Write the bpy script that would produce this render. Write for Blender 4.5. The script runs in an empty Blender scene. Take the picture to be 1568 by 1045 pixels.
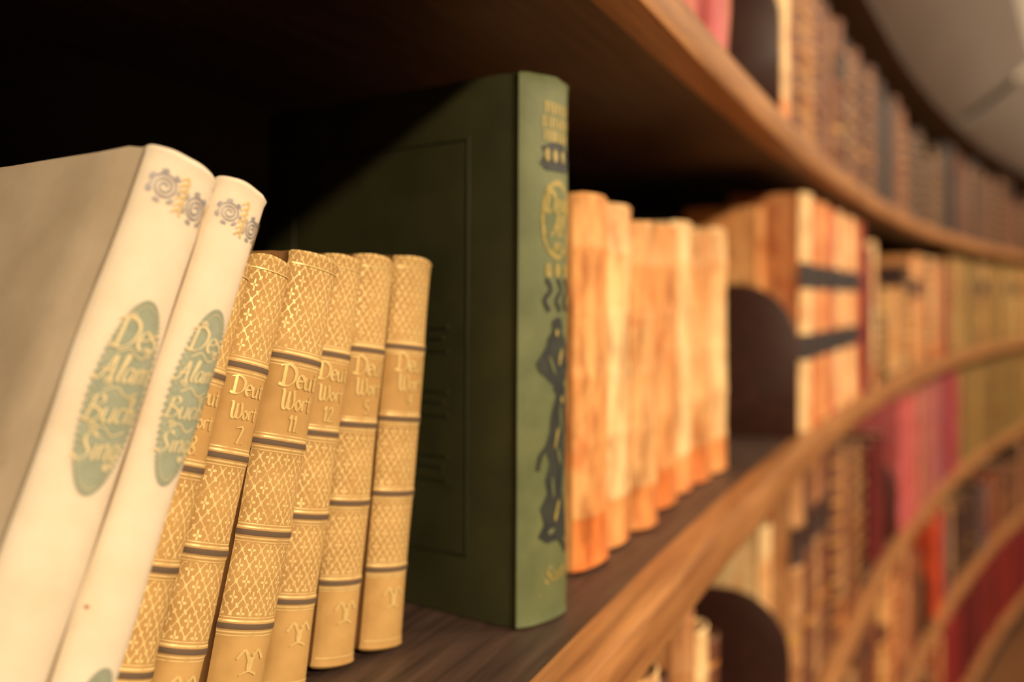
import bpy, math, random
from mathutils import Matrix, Vector, noise
random.seed(7)
EYE=1.40
sc=bpy.context.scene
# ------------------------------------------------------------------ helpers
def lin(r,g,b):
    f=lambda c:(c/255/12.92) if c/255<=.04045 else ((c/255+.055)/1.055)**2.4
    return (f(r),f(g),f(b),1.0)
class MB:
    def __init__(s): s.v=[];s.f=[];s.m=[];s.uv=[];s.c=[];s.sm=[]
    def add(s,vs,fs,mat=0,uvs=None,col=(1,1,1,1),smooth=True,M=None):
        o=len(s.v)
        for p in vs:
            p=Vector(p)
            if M is not None: p=M@p
            s.v.append(p)
        for f in fs:
            s.f.append([i+o for i in f]); s.m.append(mat); s.sm.append(smooth)
            s.uv.append([(uvs[i] if uvs else (0,0)) for i in f])
            s.c.append(col)
    def build(s,name,mats,matrix=None,parent=None,sharp=35):
        me=bpy.data.meshes.new(name); me.from_pydata([tuple(p) for p in s.v],[],s.f)
        me.uv_layers.new(name='UVMap'); me.color_attributes.new('Col','FLOAT_COLOR','CORNER')
        fu=[];fc=[]
        for i,f in enumerate(s.f):
            for j in range(len(f)):
                fu.extend(s.uv[i][j][:2]); fc.extend(s.c[i])
        me.uv_layers['UVMap'].data.foreach_set('uv',fu)
        me.color_attributes['Col'].data.foreach_set('color',fc)
        me.polygons.foreach_set('material_index',s.m); me.polygons.foreach_set('use_smooth',s.sm)
        for m in mats: me.materials.append(m)
        me.update()
        try: me.set_sharp_from_angle(angle=math.radians(sharp))
        except Exception: pass
        ob=bpy.data.objects.new(name,me); sc.collection.objects.link(ob)
        if matrix is not None: ob.matrix_world=matrix
        if parent: ob.parent=parent
        return ob
class G:
    def __init__(s,name):
        s.mat=bpy.data.materials.new(name); s.mat.use_nodes=True
        s.t=s.mat.node_tree; s.b=s.t.nodes['Principled BSDF']
    def n(s,ty,**k):
        x=s.t.nodes.new(ty)
        for a,b in k.items(): setattr(x,a,b)
        return x
    def L(s,a,b):
        if isinstance(a,(int,float)): b.default_value=a
        elif isinstance(a,tuple): b.default_value=a
        else: s.t.links.new(a,b)
    def m(s,op,a,b=0.0,c=0.0):
        x=s.n('ShaderNodeMath',operation=op); s.L(a,x.inputs[0]); s.L(b,x.inputs[1]); s.L(c,x.inputs[2]); return x.outputs[0]
    def mix(s,f,a,b,bt='MIX'):
        x=s.n('ShaderNodeMix',data_type='RGBA',blend_type=bt); s.L(f,x.inputs[0]); s.L(a,x.inputs[6]); s.L(b,x.inputs[7]); return x.outputs[2]
    def noise(s,vec,scale,detail=4,rough=.55,sc3=None):
        if sc3:
            mp=s.n('ShaderNodeMapping'); s.t.links.new(vec,mp.inputs[0]); mp.inputs['Scale'].default_value=sc3; vec=mp.outputs[0]
        x=s.n('ShaderNodeTexNoise'); s.t.links.new(vec,x.inputs['Vector']); x.inputs['Scale'].default_value=scale
        x.inputs['Detail'].default_value=detail; x.inputs['Roughness'].default_value=rough; return x.outputs['Fac']
    def ramp(s,f,a,b):
        x=s.n('ShaderNodeMapRange'); s.L(f,x.inputs[0]); x.inputs[1].default_value=a; x.inputs[2].default_value=b; return x.outputs[0]
    def uv(s):
        x=s.n('ShaderNodeUVMap',uv_map='UVMap'); return x.outputs[0]
    def obj(s): return s.n('ShaderNodeTexCoord').outputs['Object']
    def xyz(s,v):
        x=s.n('ShaderNodeSeparateXYZ'); s.t.links.new(v,x.inputs[0]); return x.outputs
    def bump(s,h,st=.3,dist=.001):
        x=s.n('ShaderNodeBump'); x.inputs['Strength'].default_value=st; x.inputs['Distance'].default_value=dist
        s.L(h,x.inputs['Height']); s.t.links.new(x.outputs[0],s.b.inputs['Normal'])
    def out(s,col,rough=.6,metal=0.0,spec=.4):
        s.L(col,s.b.inputs['Base Color']); s.L(rough,s.b.inputs['Roughness']); s.L(metal,s.b.inputs['Metallic'])
        s.b.inputs['Specular IOR Level'].default_value=spec
        return s.mat
def cloth(name,c1,c2,weave=.0007,rough=.75,bst=.35,spots=None,spec=.3):
    g=G(name); o=g.obj(); uv=g.xyz(g.uv())
    n1=g.noise(o,28,6,.6); col=g.mix(g.ramp(n1,.35,.7),c1,c2)
    if spots:
        n2=g.noise(o,160,2,.4); col=g.mix(g.ramp(n2,.77,.80),col,spots)
    k=2*math.pi/weave
    w=g.m('MULTIPLY',g.m('SINE',g.m('MULTIPLY',uv[0],k)),g.m('SINE',g.m('MULTIPLY',uv[1],k)))
    col=g.mix(g.ramp(w,-1,1),g.mix(.10,col,(0,0,0,1)),col)
    g.bump(g.m('ADD',w,g.m('MULTIPLY',n1,3.0)),bst,.0002)
    return g.out(col,rough,0.0,spec)
def plain(name,c1,c2=None,rough=.5,metal=0.0,scale=60):
    g=G(name); c2=c2 or tuple(list(x*.75 for x in c1[:3])+[1]); n=g.noise(g.obj(),scale,4)
    return g.out(g.mix(g.ramp(n,.35,.65),c1,c2),rough,metal)
# ------------------------------------------------------------------ materials
white_cloth=cloth('white_cloth',lin(238,225,203),lin(223,205,178),.0007,.8,.5,spots=lin(165,110,75))
white_cover=cloth('white_cover_cloth',lin(228,208,180),lin(208,187,157),.0007,.8,.5,spots=lin(165,110,75))
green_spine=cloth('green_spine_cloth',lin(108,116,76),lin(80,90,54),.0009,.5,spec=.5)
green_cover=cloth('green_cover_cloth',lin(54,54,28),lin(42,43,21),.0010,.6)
green_frame=plain('green_blind_stamp',lin(44,45,24),lin(38,40,21),.5)
def pages_mat(name,c1,c2):
    g=G(name); n=g.noise(g.obj(),1,3,.6,(2600,30,30))
    return g.out(g.mix(g.ramp(n,.35,.65),c1,c2),.85)
pages=pages_mat('aged_pages',lin(214,190,150),lin(150,120,84))
pages_red=pages_mat('stained_top_pages',lin(150,92,62),lin(96,56,40))
sage=plain('sage_label',lin(148,154,134),lin(134,143,124),.6,scale=200)
cream_ink=plain('cream_gold_ink',lin(222,204,160),lin(204,184,136),.4)
gray_ink=plain('gray_violet_ink',lin(132,129,136),lin(156,150,148),.5,scale=300)
gold_ink=plain('gold_ink',lin(214,180,112),lin(232,204,140),.38,.3,scale=200)
dull_gold=plain('dull_gold_ink',lin(172,152,86),lin(134,124,68),.5,.1,scale=200)
navy_ink=plain('dark_ink',lin(34,38,40),lin(50,54,48),.6)
def gold_mat(H):
    g=G('gilt_cloth_spine'); uv=g.xyz(g.uv()); u,v=uv[0],uv[1]
    base=g.mix(g.ramp(g.noise(g.obj(),45,5),.35,.7),lin(190,152,94),lin(166,128,74))
    bands=[.20,.39,.58,.765]; d=None
    for b in bands:
        x=g.m('ABSOLUTE',g.m('SUBTRACT',v,b*H)); d=x if d is None else g.m('MINIMUM',d,x)
    dark=g.m('LESS_THAN',d,.0011)
    ln=g.m('LESS_THAN',g.m('ABSOLUTE',g.m('SUBTRACT',d,.0021)),.00035)
    ln=g.m('MAXIMUM',ln,g.m('LESS_THAN',g.m('ABSOLUTE',g.m('SUBTRACT',d,.0034)),.0002))
    f=g.m('DIVIDE',v,H)
    title=g.m('MULTIPLY',g.m('GREATER_THAN',f,.58),g.m('LESS_THAN',f,.765))
    bot=g.m('LESS_THAN',f,.20)
    pat=g.m('SUBTRACT',1.0,g.m('MAXIMUM',g.m('MAXIMUM',title,bot),g.m('LESS_THAN',d,.004)))
    p=.0078
    fa=g.m('FRACT',g.m('DIVIDE',g.m('ADD',u,g.m('MULTIPLY',v,.64)),p)); fb=g.m('FRACT',g.m('DIVIDE',g.m('SUBTRACT',u,g.m('MULTIPLY',v,.64)),p))
    ca=g.m('SUBTRACT',fa,.5); cb=g.m('SUBTRACT',fb,.5)
    aa=g.m('ABSOLUTE',ca); ab=g.m('ABSOLUTE',cb)
    lines=g.m('GREATER_THAN',g.m('MAXIMUM',aa,ab),.468)
    rr=g.m('SQRT',g.m('ADD',g.m('MULTIPLY',ca,ca),g.m('MULTIPLY',cb,cb)))
    ang=g.m('ARCTAN2',ca,cb)
    pet=g.m('LESS_THAN',rr,g.m('ADD',.16,g.m('MULTIPLY',g.m('COSINE',g.m('MULTIPLY',g.m('ADD',ang,.785),4.0)),.14)))
    core=g.m('LESS_THAN',rr,.05)
    knot=g.m('GREATER_THAN',g.m('MINIMUM',aa,ab),.41)
    side=g.m('MULTIPLY',g.m('GREATER_THAN',g.m('MAXIMUM',aa,ab),.37),g.m('LESS_THAN',g.m('MINIMUM',aa,ab),.06))
    o=g.m('MAXIMUM',g.m('SUBTRACT',pet,core),g.m('MAXIMUM',lines,g.m('MAXIMUM',knot,side)))
    gold=g.m('MAXIMUM',g.m('MULTIPLY',o,pat),ln)
    wear=g.ramp(g.noise(g.obj(),150,3),.25,.5)
    gold=g.m('MULTIPLY',gold,wear)
    col=g.mix(g.m('MULTIPLY',gold,.8),base,lin(238,212,150))
    col=g.mix(g.m('MULTIPLY',dark,.85),col,lin(70,62,60))
    g.bump(g.m('SUBTRACT',g.m('MULTIPLY',gold,1.0),dark),.8,.0003)
    return g.out(col,g.m('SUBTRACT',.72,g.m('MULTIPLY',gold,.26)),g.m('MULTIPLY',gold,.15),.3)
GH=.189
gilt=gold_mat(GH)
gold_cover=cloth('gold_cover_cloth',lin(160,118,70),lin(136,96,56),.0007)
def wood(name,c1,c2,rough=.45,sc3=(3,60,60),spec=.4):
    g=G(name); uv=g.uv(); a=g.noise(uv,1.6,8,.65,sc3); b=g.noise(uv,1,3,.5,(2,8,8))
    col=g.mix(g.ramp(a,.3,.7),c1,c2); col=g.mix(g.m('MULTIPLY',g.ramp(b,.45,.8),.4),col,c2)
    g.bump(a,.25,.001); return g.out(col,rough,0.0,spec)
shelf_wood=wood('dark_stained_shelf_wood',lin(92,72,62),lin(42,30,26),.5,(5,90,90))
edge_wood=wood('worn_oak_edge',lin(186,132,80),lin(120,76,44),.4)
back_wood=wood('dark_back_wood',lin(36,22,18),lin(22,14,12),.6)
cornice_mat=wood('taupe_cornice_paint',lin(138,130,124),lin(126,118,112),.7,(1,3,3))
metal_dark=plain('brown_enamel_metal',lin(60,32,24),lin(50,26,20),.45)
def bookmix():
    g=G('antique_bindings'); a=g.n('ShaderNodeVertexColor',layer_name='Col').outputs[0]; o=g.obj()
    n1=g.noise(o,24,6,.65,(1,1,.45)); n2=g.noise(o,70,5,.65,(1,1,.3)); n3=g.noise(o,16,4,.6,(1,1,.8))
    c=g.mix(g.m('MULTIPLY',g.ramp(n1,.44,.66),.65),a,g.mix(1.0,a,lin(226,164,108),'MULTIPLY'))
    c=g.mix(g.m('MULTIPLY',g.ramp(n2,.48,.66),.65),c,g.mix(1.0,a,lin(150,112,84),'MULTIPLY'))
    c=g.mix(g.m('MULTIPLY',g.ramp(n3,.58,.68),.55),c,g.mix(1.0,a,lin(222,116,68),'MULTIPLY'))
    g.bump(n2,.3,.001); return g.out(c,.62,0.0,.35)
binding=bookmix()
# ------------------------------------------------------------------ book geometry
PHI=.45*math.pi
class Spine:
    def __init__(s,w,b):
        s.hw=w/2*.975; s.b=b; s.t=[];a=0;pp=None; s.wob=0; s.seed=0
        for i in range(161):
            ph=-PHI+2*PHI*i/160; p=(s.hw*math.sin(ph)/math.sin(PHI),-b*math.cos(ph))
            if pp: a+=math.hypot(p[0]-pp[0],p[1]-pp[1])
            s.t.append((a,ph)); pp=p
        s.La=a; s.t=[(x-a/2,ph) for x,ph in s.t]
    def pos(s,a,z,off=0):
        a=max(-s.La/2,min(s.La/2-1e-9,a)); i=min(159,max(0,int((a+s.La/2)/s.La*160)))
        while i<159 and s.t[i+1][0]<a: i+=1
        while i>0 and s.t[i][0]>a: i-=1
        k=(a-s.t[i][0])/(s.t[i+1][0]-s.t[i][0]); ph=s.t[i][1]+k*(s.t[i+1][1]-s.t[i][1])
        x=s.hw*math.sin(ph)/math.sin(PHI); y=-s.b*math.cos(ph)
        nx=math.sin(ph)/s.hw; ny=-math.cos(ph)/max(s.b,1e-4); l=math.hypot(nx,ny)
        if s.wob: off+=s.wob*noise.noise(Vector((x*25+s.seed*3.1,y*12,z*22)))
        return (x+nx/l*off,y+ny/l*off,z)
def mb_add(mb,vs,fs,mat,uv,col,M,smooth=True):
    if not fs: return
    used=sorted({i for f in fs for i in f})
    if getattr(mb,'_ref',None) is not vs: mb._ref=vs; mb._map={}
    for u in used:
        if u not in mb._map:
            p=Vector(vs[u]); p=M@p if M is not None else p
            mb._map[u]=len(mb.v); mb.v.append(p)
    for f in fs:
        mb.f.append([mb._map[i] for i in f]); mb.m.append(mat); mb.sm.append(smooth); mb.uv.append([uv[i] for i in f]); mb.c.append(col)
def book(mb,w,d,h,bulge,board=.0025,na=16,bands=(),bh=.0009,bw=.0016,M=None,mats=(0,1,2),colfn=None,pcol=(1,1,1,1),wob=.0,seed=0,inset=.003,extra=(),ncov=5,dz=.03):
    sp=Spine(w,bulge)
    zs={0.0,.0012,.0035,h-.0035,h-.0012,h}
    for b in bands:
        for q in (-2,-1,-.5,.5,1,2): zs.add(b*h+q*bw)
    for e in extra: zs.add(e*h)
    n=max(6,int(h/dz))
    for i in range(1,n): zs.add(h*i/n)
    zs=sorted(zs); zz=[zs[0]]
    for z in zs[1:]:
        if z-zz[-1]>.0004: zz.append(z)
    zs=zz
    def off(z):
        o=0
        for b in bands:
            t=abs(z-b*h)/bw
            if t<1.9: o=max(o,bh*(1 if t<=.6 else max(0,(1.9-t)/1.3)))
        e=min(z,h-z)
        if e<.0006: o-=.0009
        elif e<.002: o+=.0005
        elif e<.003: o+=.0003
        return o
    path=[]
    g=min(.0018,board*.7)
    for i in range(ncov):
        y=d+(.010-d)*i/(ncov-1); path.append((-w/2,y,-1,0,'c',-sp.La/2-.004-y))
    path.append((-w/2+g,.0055,-1,0,'c',-sp.La/2-.0055)); path.append((-w/2+g,.0025,-1,0,'c',-sp.La/2-.0025))
    for i in range(na+1):
        a=-sp.La/2+sp.La*i/na; p=sp.pos(a,0); q=sp.pos(a,0,1.0); path.append((p[0],p[1],q[0]-p[0],q[1]-p[1],'s',a))
    path.append((w/2-g,.0025,1,0,'c',sp.La/2+.0025)); path.append((w/2-g,.0055,1,0,'c',sp.La/2+.0055))
    for i in range(ncov):
        y=.010+(d-.010)*i/(ncov-1); path.append((w/2,y,1,0,'c',sp.La/2+.004+y))
    P=len(path); vs=[];uv=[]
    for z in zs:
        for (x,y,nx,ny,k,a) in path:
            o=off(z) if k=='s' else 0
            zz_=z
            if k=='s' and z>=h-1e-6: zz_+=.0008*math.cos(a/sp.La*math.pi)
            dx=dy=0
            if wob:
                v=noise.noise(Vector((x*25+seed*3.1,y*12,z*22)))
                if k=='c': v=min(v,0) 
                dx=nx*v*wob; dy=ny*v*wob
                if z>=h-.004 : zz_+=wob*.6*noise.noise(Vector((x*120,y*60+seed,5)))
            vs.append((x+nx*o+dx,y+ny*o+dy,zz_)); uv.append((a,z))
    base=len(vs)
    for z in (zs[0],zs[-1]):
        for (x,y,nx,ny,k,a) in path:
            vs.append((x-nx*board,y-ny*board,z)); uv.append((a,z))
    Z=len(zs)
    for k in range(Z-1):
        zm=(zs[k]+zs[k+1])/2/h
        fs=[];fc=[]
        for i in range(P-1):
            f=(k*P+i,k*P+i+1,(k+1)*P+i+1,(k+1)*P+i)
            (fs if (path[i][4]=='s' and path[i+1][4]=='s') else fc).append(f)
        cS=colfn(zm,'s') if colfn else (1,1,1,1); cC=colfn(zm,'c') if colfn else (1,1,1,1)
        mb_add(mb,vs,fs,mats[0],uv,cS,M); mb_add(mb,vs,fc,mats[1],uv,cC,M)
    cC=colfn(.5,'c') if colfn else (1,1,1,1)
    fs=[]
    T=(Z-1)*P
    for i in range(P-1):
        fs.append((T+i,T+i+1,base+P+i+1,base+P+i)); fs.append((i+1,i,base+i,base+i+1)); fs.append((base+i+1,base+i,base+P+i,base+P+i+1))
    fs.append((0,T,base+P,base)); fs.append((T+P-1,P-1,base+P-1,base+2*P-1))
    mb_add(mb,vs,fs,mats[1],uv,cC,M,False)
    px=w/2-board-.0002; pg=[]
    for i in range(7):
        ph=-1+2*i/6; pg.append((px*ph*.99,-bulge*.75*math.cos(ph*PHI)+board+.0006))
    for i in range(7):
        ph=1-2*i/6; pg.append((px*ph,d-.004-.002*math.cos(ph*1.5)))
    K=len(pg); vv=[(x,y,inset) for x,y in pg]+[(x,y,h-inset) for x,y in pg]
    ff=[tuple(range(K,2*K)),tuple(reversed(range(K)))]+[(i,(i+1)%K,K+(i+1)%K,K+i) for i in range(K)]
    mb.add(vv,ff,mats[2],None,pcol,False,M)
    sp.wob=wob; sp.seed=seed
    return sp
# ------------------------------------------------------------------ decoration
def catmull(p,n=6):
    if len(p)<3:
        return [(p[0][0]+(p[1][0]-p[0][0])*i/n,p[0][1]+(p[1][1]-p[0][1])*i/n) for i in range(n+1)]
    q=[p[0]]+list(p)+[p[-1]]; r=[]
    for i in range(1,len(q)-2):
        for k in range(n):
            t=k/n; r.append(tuple(.5*((2*q[i][j])+(-q[i-1][j]+q[i+1][j])*t+(2*q[i-1][j]-5*q[i][j]+4*q[i+1][j]-q[i+2][j])*t*t+(-q[i-1][j]+3*q[i][j]-3*q[i+1][j]+q[i+2][j])*t**3) for j in (0,1)))
    r.append(p[-1]); return r
def ribbon(mb,sp,pts,wd,mat,nib=None,off=.0004):
    vs=[]
    for i,p in enumerate(pts):
        a=pts[max(0,i-1)]; b=pts[min(len(pts)-1,i+1)]; dx,dy=b[0]-a[0],b[1]-a[1]; l=math.hypot(dx,dy) or 1
        nx,ny=-dy/l,dx/l
        if nib is None: ox,oy=nx*wd/2,ny*wd/2
        else:
            k=abs(nx*math.cos(nib)+ny*math.sin(nib)); s=wd*(.22+.78*k)/2; ox,oy=nx*s,ny*s
        vs.append(sp.pos(p[0]+ox,p[1]+oy,off)); vs.append(sp.pos(p[0]-ox,p[1]-oy,off))
    mb.add(vs,[(2*i,2*i+1,2*i+3,2*i+2) for i in range(len(pts)-1)],mat)
def ellipse(mb,sp,ca,cz,ra,rz,mat,off=.00025,n=40,rings=5,rot=0):
    vs=[sp.pos(ca,cz,off)];fs=[]
    for r in range(1,rings+1):
        for i in range(n):
            t=2*math.pi*i/n; x=ra*r/rings*math.cos(t); z=rz*r/rings*math.sin(t)
            vs.append(sp.pos(ca+x*math.cos(rot)-z*math.sin(rot),cz+x*math.sin(rot)+z*math.cos(rot),off))
    for i in range(n): fs.append((0,1+i,1+(i+1)%n))
    for r in range(rings-1):
        for i in range(n):
            a=1+r*n+i;b=1+r*n+(i+1)%n; fs.append((a,a+n,b+n,b))
    mb.add(vs,fs,mat)
def rows(mb,sp,rs,mat,ca=0,off=.0003):
    vs=[];fs=[];C=4
    for (z,l,r) in rs:
        for c in range(C+1): vs.append(sp.pos(ca+l+(r-l)*c/C,z,off))
    for i in range(len(rs)-1):
        for c in range(C): a=i*(C+1)+c; fs.append((a,a+1,a+C+2,a+C+1))
    mb.add(vs,fs,mat)
GL={'D':(.72,[[(.12,1),(.12,0)],[(-.12,.9),(.3,1),(.64,.72),(.6,.25),(.3,0),(-.08,.06)]]),
'e':(.46,[[(.05,.3),(.4,.35),(.35,.55),(.15,.55),(.05,.25),(.2,0),(.42,.1)]]),
's':(.38,[[(.32,.5),(.15,.55),(.08,.4),(.28,.2),(.2,0),(.0,.05)]]),
'u':(.52,[[(.05,.55),(.08,.1),(.22,0),(.38,.15),(.4,.55)],[(.4,.55),(.4,.05),(.48,0)]]),
't':(.4,[[(.2,.8),(.18,.1),(.3,0)],[(.02,.55),(.38,.58)]]),
'W':(.82,[[(0,.95),(.12,.9),(.15,.1),(.35,.05),(.42,.9)],[(.42,.5),(.45,.05),(.65,.05),(.75,.4),(.66,.98)]]),
'o':(.44,[[(.2,.55),(.05,.3),(.2,0),(.38,.28),(.2,.55)]]),
'r':(.4,[[(.05,.55),(.1,0)],[(.1,.4),(.25,.58),(.38,.5)]]),
'a':(.52,[[(.38,.5),(.15,.55),(.05,.2),(.2,0),(.38,.3),(.4,.55)],[(.4,.55),(.4,.1),(.5,0)]]),
'M':(.86,[[(-.1,.1),(.05,.1),(.2,1),(.38,.2)],[(.38,.2),(.62,1),(.66,.1),(.82,.02)]]),
'n':(.5,[[(.05,.55),(.08,0)],[(.08,.4),(.25,.58),(.36,.4),(.36,.05),(.46,0)]]),
'm':(.75,[[(.05,.55),(.08,0)],[(.08,.4),(.22,.58),(.33,.4),(.33,0)],[(.33,.4),(.5,.58),(.6,.4),(.6,.05),(.7,0)]]),
'i':(.24,[[(.1,.55),(.1,.05),(.18,0)],[(.1,.75),(.14,.8)]]),
'B':(.66,[[(.15,1),(.1,0)],[(-.12,.8),(.3,1.02),(.5,.8),(.2,.55)],[(.2,.55),(.58,.35),(.4,.02),(-.08,.08)]]),
'c':(.42,[[(.38,.5),(.15,.55),(.05,.2),(.2,0),(.4,.1)]]),
'h':(.5,[[(.1,1),(.08,0)],[(.08,.35),(.25,.55),(.36,.35),(.34,.05),(.44,0)]]),
'S':(.62,[[(.58,.85),(.35,1.02),(.15,.8),(.3,.5),(.5,.25),(.25,-.02),(-.08,.15)]]),
'g':(.46,[[(.38,.5),(.15,.55),(.05,.2),(.2,0),(.38,.3)],[(.38,.55),(.36,-.2),(.15,-.4),(0,-.25)]]),
'A':(.7,[[(-.1,.15),(.1,.05),(.3,.5),(.45,1),(.55,.1),(.68,0)],[(.1,.4),(.6,.42)]]),
'l':(.28,[[(.1,.05),(.15,1),(.25,.95),(.12,.15),(.25,0)]]),
'1':(.32,[[(0,.75),(.15,.97),(.15,0)]]),'2':(.45,[[(.05,.75),(.2,.97),(.36,.75),(.02,.03)],[(.02,.03),(.4,.05)]]),
'7':(.45,[[(0,.9),(.4,.93),(.15,0)]]),'8':(.45,[[(.2,.5),(.05,.75),(.2,.97),(.35,.75),(.05,.2),(.2,0),(.38,.2),(.2,.5)]]),
'9':(.45,[[(.36,.75),(.2,.55),(.05,.75),(.2,.97),(.36,.75),(.3,.2),(.1,0)]]),'.':(.2,[[(.05,.0),(.08,.07)]]),'5':(.45,[[(.36,.95),(.1,.93),(.08,.55),(.34,.45),(.3,.08),(.02,.05)]])}
def text(mb,sp,st,ca,cz,size,mat,shear=0,pen=.16,rot=0,off=.0004):
    W=sum(GL[c][0] for c in st)*size; x=-W/2
    for c in st:
        w,ss=GL[c]
        for s in ss:
            pts=[]
            for (a,b) in catmull(s,5):
                px=x+a*size+b*size*shear; pz=b*size-size*.4
                pts.append((ca+px*math.cos(rot)-pz*math.sin(rot),cz+px*math.sin(rot)+pz*math.cos(rot)))
            ribbon(mb,sp,pts,pen*size,mat,math.radians(35),off)
        x+=w*size
# ------------------------------------------------------------------ hero books
ang=math.radians(38)
t=Vector((math.sin(ang),math.cos(ang),0)); c=Vector((-math.cos(ang),math.sin(ang),0))
ZS=EYE-.17
def frame(tau,cc,alpha,w,z=ZS):
    Rm=Matrix(((t.x,c.x,0,0),(t.y,c.y,0,0),(0,0,1,0),(0,0,0,1)))
    p=t*tau+c*cc
    return Matrix.Translation((p.x,p.y,z+.0003))@Rm@Matrix.Rotation(alpha,4,'Y')@Matrix.Translation((-w/2,0,0))
def green_book():
    mb=MB(); w,d,h=.044,.20,.2855
    sp=book(mb,w,d,h,.0065,.0032,20,wob=.0011,seed=3,inset=.004,dz=.008)
    ca=.005
    for k,(wd,f) in enumerate([(.022,.945),(.026,.918),(.024,.893)]):
        z=f*h; x=-wd/2
        while x<wd/2:
            l=random.uniform(.0022,.004); rows(mb,sp,[(z-.003,x,x+l*.7),(z,x+l*.2,x+l),(z+.003,x,x+l*.8)],3,ca); x+=l+.0008
    rows(mb,sp,[(.828*h,-.011,.010),(.84*h,-.015,.014),(.858*h,-.011,.015),(.870*h,-.014,.012),(.882*h,-.004,.007)],4,ca)
    for x in (-.009,-.002,.006): ellipse(mb,sp,ca+x,.857*h,.0022,.0035,3,.0005,16,2)
    sh=[(.665,-.002,.002),(.68,-.009,.009),(.70,-.012,.012),(.74,-.0135,.0135),(.78,-.012,.012),(.80,-.009,.009),(.812,-.003,.003)]
    rows(mb,sp,[(z*h,a,b) for z,a,b in sh],3,ca,.0003)
    rows(mb,sp,[((z-.738)*.86*h+.738*h,a*.82,b*.82) for z,a,b in sh],0,ca,.0005)
    text(mb,sp,'Dem',ca,.768*h,.011,3,.1,.26,off=.0007); text(mb,sp,'Al',ca,.725*h,.011,3,.1,.26,off=.0007); text(mb,sp,'on',ca,.692*h,.008,3,.1,.26,off=.0007)
    for x in (-.008,.0,.008): ellipse(mb,sp,ca+x,.645*h,.0026,.004,3,.0004,16,2)
    for x in (-.010,.0,.008): ribbon(mb,sp,catmull([(ca+x,.63*h),(ca+x+.004,.61*h),(ca+x-.001,.59*h),(ca+x+.003,.57*h)]),.0028,4)
    fig1=[(.43,-.002,.006),(.445,-.008,.012),(.46,-.015,.015),(.475,-.017,.014),(.49,-.013,.011),(.505,-.009,.012),(.52,-.008,.009),(.53,-.005,.005),(.54,-.004,.006),(.55,-.005,.005),(.558,-.001,.003)]
    rows(mb,sp,[(z*h,a,b) for z,a,b in fig1],4,ca)
    fig2=[(.145,-.008,.014),(.16,-.015,.013),(.18,-.010,.012),(.21,-.013,.010),(.235,-.007,.008),(.26,-.009,.009),(.29,-.005,.012),(.32,-.010,.011),(.345,-.006,.013),(.375,-.005,.013),(.40,-.002,.012),(.415,.000,.010),(.425,-.003,.011),(.435,-.001,.006)]
    rows(mb,sp,[(z*h,a,b) for z,a,b in fig2],4,ca)
    for (x,z,a,b,r,m) in ((-.004,.47,.0012,.006,.5,0),(.004,.485,.0014,.005,-.3,3),(.005,.37,.0014,.008,.1,0),(.001,.335,.0012,.006,-.3,3),(.004,.30,.0016,.005,.4,0),(-.002,.245,.0012,.006,.1,0),(.002,.20,.0016,.006,-.4,3),(-.004,.165,.0030,.0014,.2,0),(.006,.405,.0016,.0022,0,3),(.0,.53,.0014,.0020,0,3)):
        ellipse(mb,sp,ca+x,z*h,a,b,m,.00055,14,2,r)
    ribbon(mb,sp,catmull([(ca+.002,.34*h),(ca-.012,.31*h),(ca-.015,.28*h)]),.0030,4)
    ribbon(mb,sp,catmull([(ca-.010,.18*h),(ca+.004,.150*h),(ca+.012,.12*h)]),.004,4)
    text(mb,sp,'Scott',ca,.085*h,.008,3,.0,.18); ribbon(mb,sp,[(ca-.014,.055*h),(ca+.014,.055*h)],.0008,3)
    def bar(y0,z0,y1,z1):
        e=.0005; x=-w/2-e
        mb.add([(x,y0,z0),(x,y1,z0),(x,y1,z1),(x,y0,z1),(-w/2+.001,y0-.0006,z0-.0006),(-w/2+.001,y1+.0006,z0-.0006),(-w/2+.001,y1+.0006,z1+.0006),(-w/2+.001,y0-.0006,z1+.0006)],
           [(3,2,1,0),(0,1,5,4),(1,2,6,5),(2,3,7,6),(3,0,4,7)],5,None,(1,1,1,1),False)
    for (a,b,q) in ((.032,.174,.032),):
        bar(a,q,b,q+.0012); bar(a,h-q,b,h-q+.0012); bar(a,q,a+.0012,h-q); bar(b,q,b+.0012,h-q)
    for zz in (.070,.105,.140):
        for k in range(3):
            y=.046+k*.034; bar(y,zz,y+.026,zz+.0015); bar(y+.003,zz+.007,y+.022,zz+.0085); bar(y,zz+.013,y+.024,zz+.0145)
    tau=t.dot(Vector((.001,.508,0)))
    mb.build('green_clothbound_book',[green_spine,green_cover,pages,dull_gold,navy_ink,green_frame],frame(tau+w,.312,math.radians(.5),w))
green_book()
CC=.347; hyp=[(.027,7,'9',0),(.026,8,'5',0),(.0235,10.5,'12',.006),(.0275,13.5,'11',.018),(.0215,15.5,'7',.021),(.021,16.5,'8',.026)]
tau=.352; prev=None
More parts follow.
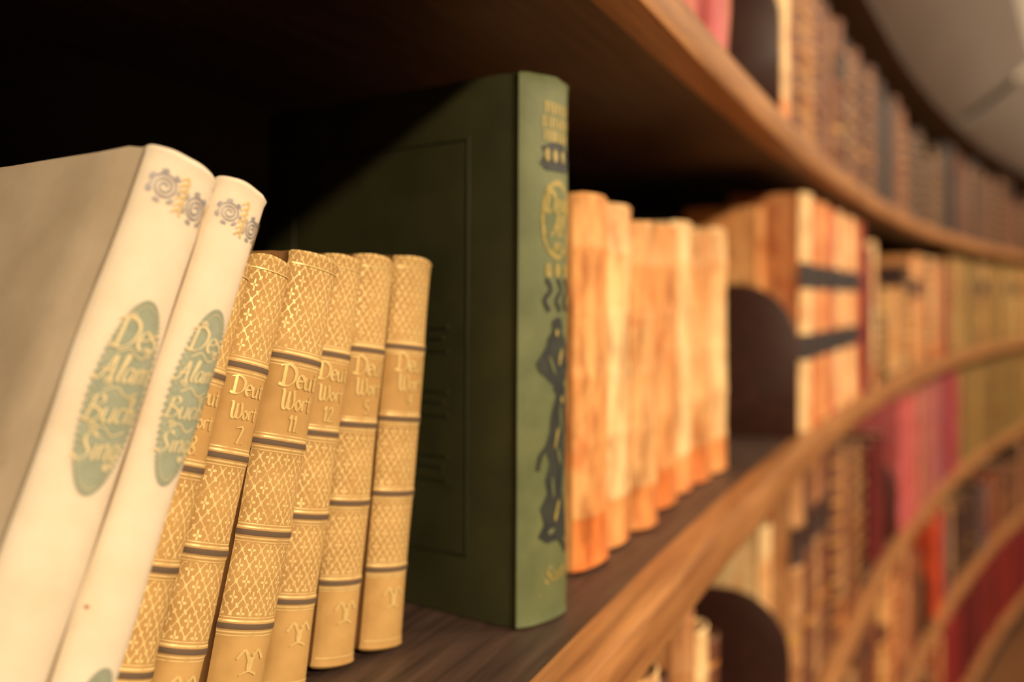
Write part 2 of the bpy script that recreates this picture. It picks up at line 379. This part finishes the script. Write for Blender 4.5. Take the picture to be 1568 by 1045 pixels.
for i,(w,al,num,fw) in enumerate(hyp):
    al=math.radians(al)
    if prev:
        pw,pa=prev; tau-=pw/math.cos(pa)+GH*(math.sin(al)-math.cos(al)*math.tan(pa))+.0004
    mb=MB(); sp=book(mb,w,.125,GH,.0075,.0020,18,bands=(.20,.39,.58,.765),bh=.0005,bw=.0014,wob=.0010,seed=i*5+1,mats=(0,1,2),dz=.008)
    S=min(1,w/.027)
    text(mb,sp,'Deut',0,.722*GH,.0088*S,3,0,.17); text(mb,sp,'Wort',0,.672*GH,.0078*S,3,0,.17); text(mb,sp,num+'.',0,.622*GH,.0066,3,0,.18)
    zc=.13
    ribbon(mb,sp,catmull([(-.006,zc*GH+.001),(-.003,zc*GH+.0045),(.0,zc*GH),(.003,zc*GH+.0045),(.006,zc*GH+.001)]),.0012,3)
    ellipse(mb,sp,0,zc*GH-.001,.0014,.003,3,.0004,14,2); ellipse(mb,sp,.0012,zc*GH+.003,.0009,.0009,3,.0004,10,1)
    ribbon(mb,sp,catmull([(-.004,zc*GH-.005),(0,zc*GH-.0035),(.004,zc*GH-.005)]),.0008,3)
    for q in (.972,.025): ribbon(mb,sp,[(-sp.La*.44+sp.La*.88*k/8,q*GH) for k in range(9)],.0006,3)
    mb.build('gilt_tan_book' ,[gilt,gold_cover,pages_red,gold_ink],frame(tau,CC-fw,al,w))
    prev=(w,al)
def white_book(w,h,al,tau,sd,ora,fw,cq):
    mb=MB(); sp=book(mb,w,.168,h,.0065,.0030,22,wob=.0012,seed=sd,inset=.004,mats=(0,1,2),dz=.006,ncov=9)
    cz=cq*h; rz=.135*h; X=.0022
    ellipse(mb,sp,X,cz,ora,rz,3,.0003,64,10)
    n=76
    for i in range(n):
        a=2*math.pi*i/n; ellipse(mb,sp,X+(ora+.0002)*math.cos(a),cz+(rz+.0002)*math.sin(a),.00062,.00068,3,.0004,8,1)
        ellipse(mb,sp,X+(ora-.0009)*math.cos(a),cz+(rz-.0012)*math.sin(a),.00024,.00024,4,.0006,6,1)
    s=ora/.0118
    for st,q in (('Des',.62),('Alam',.24),('Buch',-.18),('Sing',-.56)):
        text(mb,sp,st,X-.001,cz+q*rz,.0118*s*(1.05 if len(st)<4 else .85),4,.28,.12,math.radians(10),.0006)
    # flourishes around the script lettering
    for (x,q,d) in ((-.55,.80,1),(.55,.50,-1),(-.70,.10,1),(.62,-.02,-1),(-.66,-.36,1),(.5,-.72,-1)):
        pts=[]
        for k in range(22):
            a=k/21*3.0*math.pi; r=.0018*s*(.25+.75*k/21); pts.append((X+x*ora*.8+d*r*math.cos(a),cz+q*rz+r*math.sin(a)))
        ribbon(mb,sp,pts,.00038,4,None,.0006)
    for q in (.44,.03,-.38):
        ribbon(mb,sp,catmull([(X-.6*ora,cz+q*rz-.001),(X-.2*ora,cz+q*rz+.0012),(X+.2*ora,cz+q*rz-.0008),(X+.62*ora,cz+q*rz+.0015)]),.0004,4,None,.0006)
    l0=.170*h
    ellipse(mb,sp,X,l0,ora*.85,.085*h,3,.0003,48,8)
    for i in range(54):
        a=2*math.pi*i/54; ellipse(mb,sp,X+ora*.86*math.cos(a),l0+.0858*h*math.sin(a),.0006,.00066,3,.0004,8,1)
    text(mb,sp,'Mein',X,l0+.02*h,.009*s,4,.28,.14,math.radians(10),.0006)
    R=sp.La*.150
    for (ax,zc,dr) in ((-sp.La*.20,.945*h,1),(sp.La*.22,.935*h,-1)):
        pts=[]
        for k in range(60):
            a=k/59*5.2*math.pi; r=R*(.15+.85*k/59); pts.append((ax+dr*r*math.cos(a),zc+r*math.sin(a)))
        ribbon(mb,sp,pts,R*.15,5)
        for k in range(7):
            a=2*math.pi*k/7; ellipse(mb,sp,ax+R*1.12*math.cos(a),zc+R*1.12*math.sin(a),R*.28,R*.16,5,.0003,12,1,a+math.pi/2)
    for k in range(6):
        z=.915*h+k*.0022; ribbon(mb,sp,catmull([(-sp.La*.05,z),(.0005,z+.0016),(sp.La*.06,z-.0005)]),.0007,6)
    ribbon(mb,sp,catmull([(sp.La*.42,.905*h),(sp.La*.38,.93*h),(sp.La*.42,.955*h)]),.0008,6)
    mb.build('cream_clothbound_book',[white_cloth,white_cover,pages,sage,cream_ink,gray_ink,gold_ink],frame(tau,CC-fw,al,w))
pw,pa=prev
a2=math.radians(20.5); hg=GH*math.cos(pa)+pw*math.sin(pa)
tau-=pw/math.cos(pa)+hg*(math.tan(a2)-math.tan(pa))+.0010
white_book(.0215,.219,a2,tau,11,.0078,.053,.655)
a1=math.radians(21)
tau-=.0215/math.cos(a2)+.2245*(math.sin(a1)-math.cos(a1)*math.tan(a2))+.0016
white_book(.0280,.2250,a1,tau,23,.0094,.056,.645)
# ------------------------------------------------------------------ curved bookcase
R=16.0; TH0=math.radians(22.5); CX=.084+R*math.cos(TH0); CY=.595-R*math.sin(TH0)
def PT(s,n):
    th=TH0+s/R; r=R+n; return Vector((CX-r*math.cos(th),CY+r*math.sin(th),0))
S0,S1=-1.7,8.0
def sweep(name,prof,s0,s1,mat,parent,ds=.08,smooth=True):
    n=max(1,int((s1-s0)/ds)); K=len(prof); vs=[]
    per=[0]
    for i in range(K): a=prof[i];b=prof[(i+1)%K]; per.append(per[-1]+math.hypot(a[0]-b[0],a[1]-b[1]))
    mb=MB()
    for j in range(n+1):
        s=s0+(s1-s0)*j/n
        for (q,z) in prof:
            p=PT(s,q); vs.append((p.x,p.y,EYE+z))
    for j in range(n):
        for i in range(K):
            i2=(i+1)%K; sa=s0+(s1-s0)*j/n; sb=s0+(s1-s0)*(j+1)/n
            f=[j*K+i,j*K+i2,(j+1)*K+i2,(j+1)*K+i]
            mb.f.append(f); mb.m.append(0); mb.sm.append(smooth); mb.c.append((1,1,1,1)); mb.uv.append([(sa,per[i]),(sa,per[i+1]),(sb,per[i+1]),(sb,per[i])])
    for f in (list(range(K))[::-1],[n*K+i for i in range(K)]):
        mb.f.append(f); mb.m.append(0); mb.sm.append(False); mb.c.append((1,1,1,1)); mb.uv.append([(prof[i%K][0],prof[i%K][1]) for i in f])
    mb.v=[Vector(v) for v in vs]
    return mb.build(name,[mat],None,parent,30)
case=bpy.data.objects.new('curved_bookcase',None); sc.collection.objects.link(case)
tops=[.19,-.17,-.53,-.89,-1.25]
for k,z in enumerate(tops+[.55]):
    sweep('shelf_board_%d'%k,[(.012,z),(.36,z),(.36,z-.03),(.012,z-.03)],S0,S1,shelf_wood,case)
    r=.004; a,b=-.012,.012; zt=z+.0005; zb=z-.033
    sweep('shelf_edge_%d'%k,[(b,zt),(b,zb),(a+r,zb),(a+r*.3,zb+r*.3),(a,zb+r),(a,zt-.008),(a+.0015,zt-.003),(a+.005,zt-.0005),(a+.010,zt)],S0,S1,edge_wood if z<.5 else shelf_wood,case)
sweep('back_panel',[(.36,-1.40),(.375,-1.40),(.375,.55),(.36,.55)],S0,S1,back_wood,case)
sweep('plinth',[(.03,-1.40),(.36,-1.40),(.36,-1.28),(.03,-1.28)],S0,S1,back_wood,case)
for e,(a,b) in enumerate(((S0-.03,S0),(S1,S1+.03))):
    sweep('end_panel_%d'%e,[(-.012,-1.40),(.375,-1.40),(.375,.55),(-.012,.55)],a,b,shelf_wood,case)
sweep('cornice_core',[(.03,.551),(-.03,.60),(-.14,.70),(.375,.70),(.375,.551)],S0,S1,back_wood,case)
sm=[S0,.5,2.72,4.9,7.1,S1]
for k in range(len(sm)-1):
    sweep('cornice_panel_%d'%k,[(-.010,.522),(-.060,.548),(-.14,.607),(-.222,.680),(-.226,.708),(-.218,.708),(-.212,.690),(-.135,.625),(-.05,.566),(-.004,.545)],sm[k]+.075,sm[k+1]-.075,cornice_mat,case)
# ------------------------------------------------------------------ bookends
def bookend(s,ztop,name='metal_bookend',hh=.187,dd=.15,n0=.004):
    mb=MB(); th=TH0+s/R; T=Vector((math.sin(th),math.cos(th),0)); N=Vector((-math.cos(th),math.sin(th),0)); p=PT(s,n0)
    M=Matrix(((T.x,N.x,0,p.x),(T.y,N.y,0,p.y),(0,0,1,EYE+ztop+.0006),(0,0,0,1)))
    pr=[(0,0)]; r=.075
    pr.append((0,hh-r-.03))
    for i in range(15):
        a=math.pi-math.pi/2*i/14; pr.append((r+r*math.cos(a),hh-r+r*math.sin(a)))
    pr.append((dd-.02,hh))
    for i in range(1,5):
        a=math.pi/2*(1-i/4); pr.append((dd-.02+.02*math.cos(a),hh-.02+.02*math.sin(a)))
    pr.append((dd,0)); K=len(pr); w=.0022
    vs=[]
    ins=[(.0012,0),(0,.0006),(0,w-.0006),(.0012,w)]
    cx=sum(q[0] for q in pr)/K; cz=sum(q[1] for q in pr)/K
    for (e,x) in ins:
        for (y,z) in pr:
            l=math.hypot(y-cx,z-cz); k=1-e/l
            vs.append((x,cx+(y-cx)*k,cz+(z-cz)*k if z>0 else 0))
    fs=[tuple(range(K)),tuple(3*K+i for i in reversed(range(K)))]
    for j in range(3):
        for i in range(K): fs.append((j*K+i,(j+1)*K+i,(j+1)*K+(i+1)%K,j*K+(i+1)%K))
    mb.add(vs,fs,0,None,(1,1,1,1),True,M)
    b=[(w,.02,0),(.09,.02,0),(.10,.03,0),(.10,dd-.03,0),(.09,dd-.02,0),(w,dd-.02,0)]
    vs=b+[(x,y,.0008) for x,y,z in b]
    mb.add(vs,[(0,5,4,3,2,1),(6,7,8,9,10,11)]+[(i,(i+1)%6,6+(i+1)%6,6+i) for i in range(6)],0,None,(1,1,1,1),False,M)
    mb.build(name,[metal_dark])
for s,z in ((.655,-.17),(1.60,-.17),(.535,.19),(.60,-.53),(1.76,-.53),(2.3,-.89)): bookend(s,z)
# ------------------------------------------------------------------ background rows
def jit(c,a=.12):
    k=1+random.uniform(-a,a); return tuple([min(1,x*k*(1+random.uniform(-a,a)*.4)) for x in c[:3]]+[1])
CREAM=lin(236,206,152);OR=lin(218,162,102);TAN=lin(182,138,92);BR=lin(108,68,46);DBR=lin(58,36,27);BLK=lin(30,25,25);RED=lin(130,36,29);DRED=lin(98,23,23)
PINK=lin(186,92,96);MAU=lin(134,76,84);MAG=lin(136,38,56);OLV=lin(138,112,62);OLV2=lin(116,94,48);YEL=lin(198,162,100);ORR=lin(196,76,38);BLU=lin(62,62,82);GRY=lin(120,104,90)
PG=lin(176,144,104)
def row(zt,items,s,n0=.03,name='book_row'):
    mb=MB(); k=0
    for it in items:
        if it[0]=='gap': s+=it[1]; continue
        w,h,col,style=it[:4]; lean=math.radians(it[4]) if len(it)>4 else 0; dn=it[5] if len(it)>5 else random.uniform(-.006,.006)
        dep=random.uniform(.15,.19) if h<.26 else random.uniform(.19,.23)
        if len(it)>6: dep=it[6]
        sc_=s+w/2; th=TH0+sc_/R; T=Vector((math.sin(th),math.cos(th),0)); N=Vector((-math.cos(th),math.sin(th),0))
        piv=w/2 if lean>=0 else -w/2
        p=PT(sc_,n0+dn)+T*piv
        M=Matrix(((T.x,N.x,0,p.x),(T.y,N.y,0,p.y),(0,0,1,EYE+zt+.0018),(0,0,0,1)))@Matrix.Rotation(lean,4,'Y')@Matrix.Translation((-piv,0,0))
        bands=();ex=(); BH=.0016
        if style=='vellum':
            bands=(.15,.33,.51,.69,.86); BH=.0005
            cf=lambda f,pt,col=col:(tuple(x*y for x,y in zip(col,(1,.66,.45,1))) if (f<.14 and pt=='s') else (tuple(x*y for x,y in zip(col,(1,.9,.8,1))) if (.69<f<.86 and pt=='s') else col))
            ex=(.14,)
        elif style=='label2':
            ex=(.30,.41,.60,.71)
            cf=lambda f,pt,col=col:(lin(48,42,44) if pt=='s' and (.60<f<.71 or .30<f<.41) else (col if pt=='s' else lin(190,128,76)))
        elif style=='label1':
            ex=(.62,.78,.30,.33); bands=(.2,.42,.6,.8)
            cf=lambda f,pt,col=col:(lin(60,40,34) if pt=='s' and (.62<f<.78) else (lin(190,150,80) if pt=='s' and .30<f<.33 else col))
        elif style=='gilt':
            ex=tuple(q/10+e for q in range(1,10) for e in (0,.018))
            cf=lambda f,pt,col=col:(lin(190,142,72) if pt=='s' and any(q/10<f<q/10+.018 for q in range(1,10)) else col); bands=(.3,.5,.7)
        else:
            ex=(.85,.87); cf=lambda f,pt,col=col:(tuple(min(1,x*1.35+.01) for x in col[:3])+(1,) if pt=='s' and .85<f<.87 else col)
        book(mb,w-.001,dep,h,min(.012,w*.25),.003,8,bands=bands,bh=BH,bw=.003,M=M,mats=(0,0,0),colfn=cf,pcol=PG,wob=.0022,seed=k+s*7,extra=ex,ncov=3)
        s+=w+h*abs(math.sin(lean))*(.15); k+=1
    mb.build(name,[binding]); return s
def fill(s0,s1,pal,hr,wr,styles,lean=0):
    L=[];s=s0
    while s<s1:
        w=random.uniform(*wr); h=random.uniform(*hr); L.append((w,h,jit(random.choice(pal)),random.choice(styles),random.uniform(0,lean))); s+=w
        if random.random()<.05: L.append(('gap',.03)); s+=.03
    return L
V='vellum'
row(-.17,[(.060,.233,lin(226,168,104),V,0,0),(.060,.232,CREAM,V,0,.002),(.050,.224,lin(224,180,122),V,0,-.003),('gap',.024),(.066,.226,OR,V,0,.002),(.058,.234,CREAM,V,0,.004),(.058,.230,lin(224,180,122),V,0,0),(.062,.236,CREAM,V,0,-.002)],-.008,.050)
L2=[CREAM,lin(208,128,74),lin(226,170,110),lin(190,88,52),CREAM,lin(214,146,92),CREAM,lin(200,120,70)]
row(-.17,[(.03,.282,OR,V,0,.045,.09)]+[(.070,.300-.002*(i%2),q,'label2',0,0,.085) for i,q in enumerate(L2)]+[(.055,.302,RED,'plain',0,0),('gap',.03),(.05,.26,DRED,'plain'),(.05,.275,CREAM,V),(.05,.270,TAN,V),(.04,.20,DBR,'gilt')],.67,.012)
row(-.17,[(.07,.190,YEL,'plain'),(.07,.188,YEL,'plain'),(.08,.195,TAN,'plain'),(.09,.19,YEL,'plain')]+[('gap',.03)]+[(.07,.25,DBR,'gilt'),(.08,.275,OR,'label1'),(.08,.28,TAN,'label1'),(.08,.28,OR,V),(.09,.27,BR,'gilt'),(.09,.28,CREAM,V),(.08,.28,TAN,V),(.1,.27,RED,'plain'),(.08,.25,BR,'gilt'),('gap',.02)]+fill(3.2,7.7,[OLV,OLV2,YEL,OLV],(.292,.30),(.05,.06),['plain','plain','label1']),1.71,.03)
row(.19,fill(-1.5,-.02,[BR,TAN,RED,DBR],(.22,.30),(.04,.06),['gilt',V,'label1'])+[('gap',.01),(.05,.285,lin(150,50,46),'plain',3),(.05,.275,PINK,'plain',3),(.045,.28,lin(196,120,100),'plain',4),(.045,.27,lin(160,50,46),'plain',4),(.045,.28,PINK,'plain',4),(.045,.27,lin(190,110,92),'plain',4)],-1.5,.02)
row(.19,[(.06,.27,CREAM,V,0,-.01),(.055,.28,lin(150,104,66),V,0,-.005)]+[(.06,.27,lin(156,112,66),'gilt'),(.06,.27,BR,'gilt'),(.06,.275,lin(160,114,66),'gilt'),(.06,.27,BR,'gilt'),(.06,.27,BR,'gilt'),(.06,.26,BR,V)]+fill(1.0,1.5,[BR,lin(140,96,60),DBR,BR],(.25,.28),(.05,.07),['gilt','label1'])+fill(1.5,7.8,[DBR,BLK,BR,BLK,DBR,DBR,DBR],(.2,.29),(.05,.08),['gilt','plain','plain']),.58,.03)
row(-.53,fill(-1.5,.05,[BR,TAN,OR,DBR],(.22,.30),(.04,.06),['gilt',V,'label1'])+[(.05,.27,CREAM,V),(.04,.25,BR,'gilt'),(.05,.285,TAN,V),(.045,.26,CREAM,V),(.04,.24,BR,'gilt')],-1.5,.03)
row(-.53,[(.05,.25,CREAM,V,0,.03),('gap',.01),(.07,.30,TAN,'label1',2),(.07,.31,BR,'label1',2),(.08,.305,TAN,'label1',2),(.07,.30,BR,'label1',2),(.07,.30,BR,'gilt',2),(.07,.29,TAN,V),(.06,.28,BR,V),('gap',.02),(.06,.28,BR,'gilt'),(.05,.27,TAN,V),(.05,.27,DBR,'gilt'),('gap',.12),(.07,.24,DRED,'plain'),(.07,.25,DRED,'plain')],.64,.02)
row(-.53,[(.09,.30,PINK,'plain'),(.09,.30,lin(182,90,90),'plain'),(.09,.3,PINK,'plain'),(.08,.3,TAN,'plain'),(.08,.295,MAU,'plain'),(.09,.3,lin(174,102,88),'plain'),(.08,.3,MAU,'plain'),(.08,.3,lin(164,94,90),'plain'),(.09,.3,MAU,'plain'),(.08,.3,MAG,'plain'),(.09,.305,MAG,'plain'),(.08,.3,PINK,'plain')]+fill(2.95,7.7,[OLV,OLV2,OLV2],(.292,.302),(.05,.06),['plain']),1.83,.012)
row(-.89,fill(-1.5,2.2,[BR,TAN,BR,OR,DBR,RED],(.2,.3),(.04,.07),['gilt',V,'label1','plain']),-1.5,.03)
row(-.89,[(.08,.27,ORR,'plain'),(.08,.28,ORR,'plain'),(.08,.27,RED,'plain'),(.07,.24,BLU,'plain'),(.06,.26,TAN,V)]+fill(2.75,7.7,[RED,BLU,BR,TAN,DBR,DBR,BR],(.2,.29),(.04,.07),['gilt','plain','label1']),2.42,.02)
row(-1.25,fill(-1.5,2.6,[BR,TAN,OR,DRED,DBR,RED],(.2,.3),(.04,.07),['gilt',V,'plain'])+fill(2.6,7.7,[DRED,RED,DRED,lin(130,28,34)],(.27,.30),(.06,.09),['plain']),-1.5,.02)
# ------------------------------------------------------------------ room
wallm=wood('plaster_wall',lin(205,195,178),lin(195,184,166),.9,(1,1,1))
ceilm=wood('ceiling_plaster',lin(240,236,228),lin(232,226,216),.9,(1,1,1))
floorm=wood('oak_floor',lin(130,88,56),lin(92,60,38),.45,(2,14,14))
sweep('wall_back',[(.40,-1.40),(.50,-1.40),(.50,1.9),(.40,1.9)],-3,9.5,wallm,None)
sweep('floor',[(-7,-1.45),(.50,-1.45),(.50,-1.40),(-7,-1.40)],-3,9.5,floorm,None,.3)
sweep('ceiling',[(-7,1.9),(.50,1.9),(.50,1.95),(-7,1.95)],-3,9.5,ceilm,None,.3)
# ------------------------------------------------------------------ lights
def area(s,n,z,power,size,target,col=(1,.775,.51),name='ceiling_spot',at=None):
    l=bpy.data.lights.new(name,'AREA'); l.energy=power; l.size=size; l.color=col
    o=bpy.data.objects.new(name,l); p=PT(s,n); o.location=at or (p.x,p.y,EYE+z); sc.collection.objects.link(o)
    q=PT(target[0],target[1]); d=Vector((q.x,q.y,EYE+target[2]))-o.location
    o.rotation_euler=d.to_track_quat('-Z','Y').to_euler()
area(0,0,0,100,.14,(-.2,.05,-.05),at=(1.14,-1.76,EYE+1.14))
area(1.1,-2.2,1.3,36,.22,(1.4,0,-.1))
area(2.9,-2.2,1.3,46,.25,(3.1,0,-.1))
area(5.0,-2.2,1.3,52,.25,(5.1,0,-.1))
area(3.0,-3.5,1.0,110,1.0,(3.0,-3.5,1.9),(1,.9,.8),name='added_ceiling_fill')  # added fill aimed upward to brighten the ceiling, not a fixture of the room
w=bpy.data.worlds.new('room_ambient'); sc.world=w; w.use_nodes=True
w.node_tree.nodes['Background'].inputs[0].default_value=(1,.78,.58,1); w.node_tree.nodes['Background'].inputs[1].default_value=.06
# ------------------------------------------------------------------ camera
cam=bpy.data.cameras.new('camera'); co=bpy.data.objects.new('camera',cam); sc.collection.objects.link(co)
co.location=(0,0,EYE); co.rotation_euler=(math.radians(90),0,0)
cam.lens=35; cam.sensor_width=36; cam.shift_y=-.0418; cam.clip_start=.01
cam.dof.use_dof=True; cam.dof.focus_distance=.39; cam.dof.aperture_fstop=4.2
sc.camera=co
sc.view_settings.view_transform='Standard'; sc.view_settings.look='None'
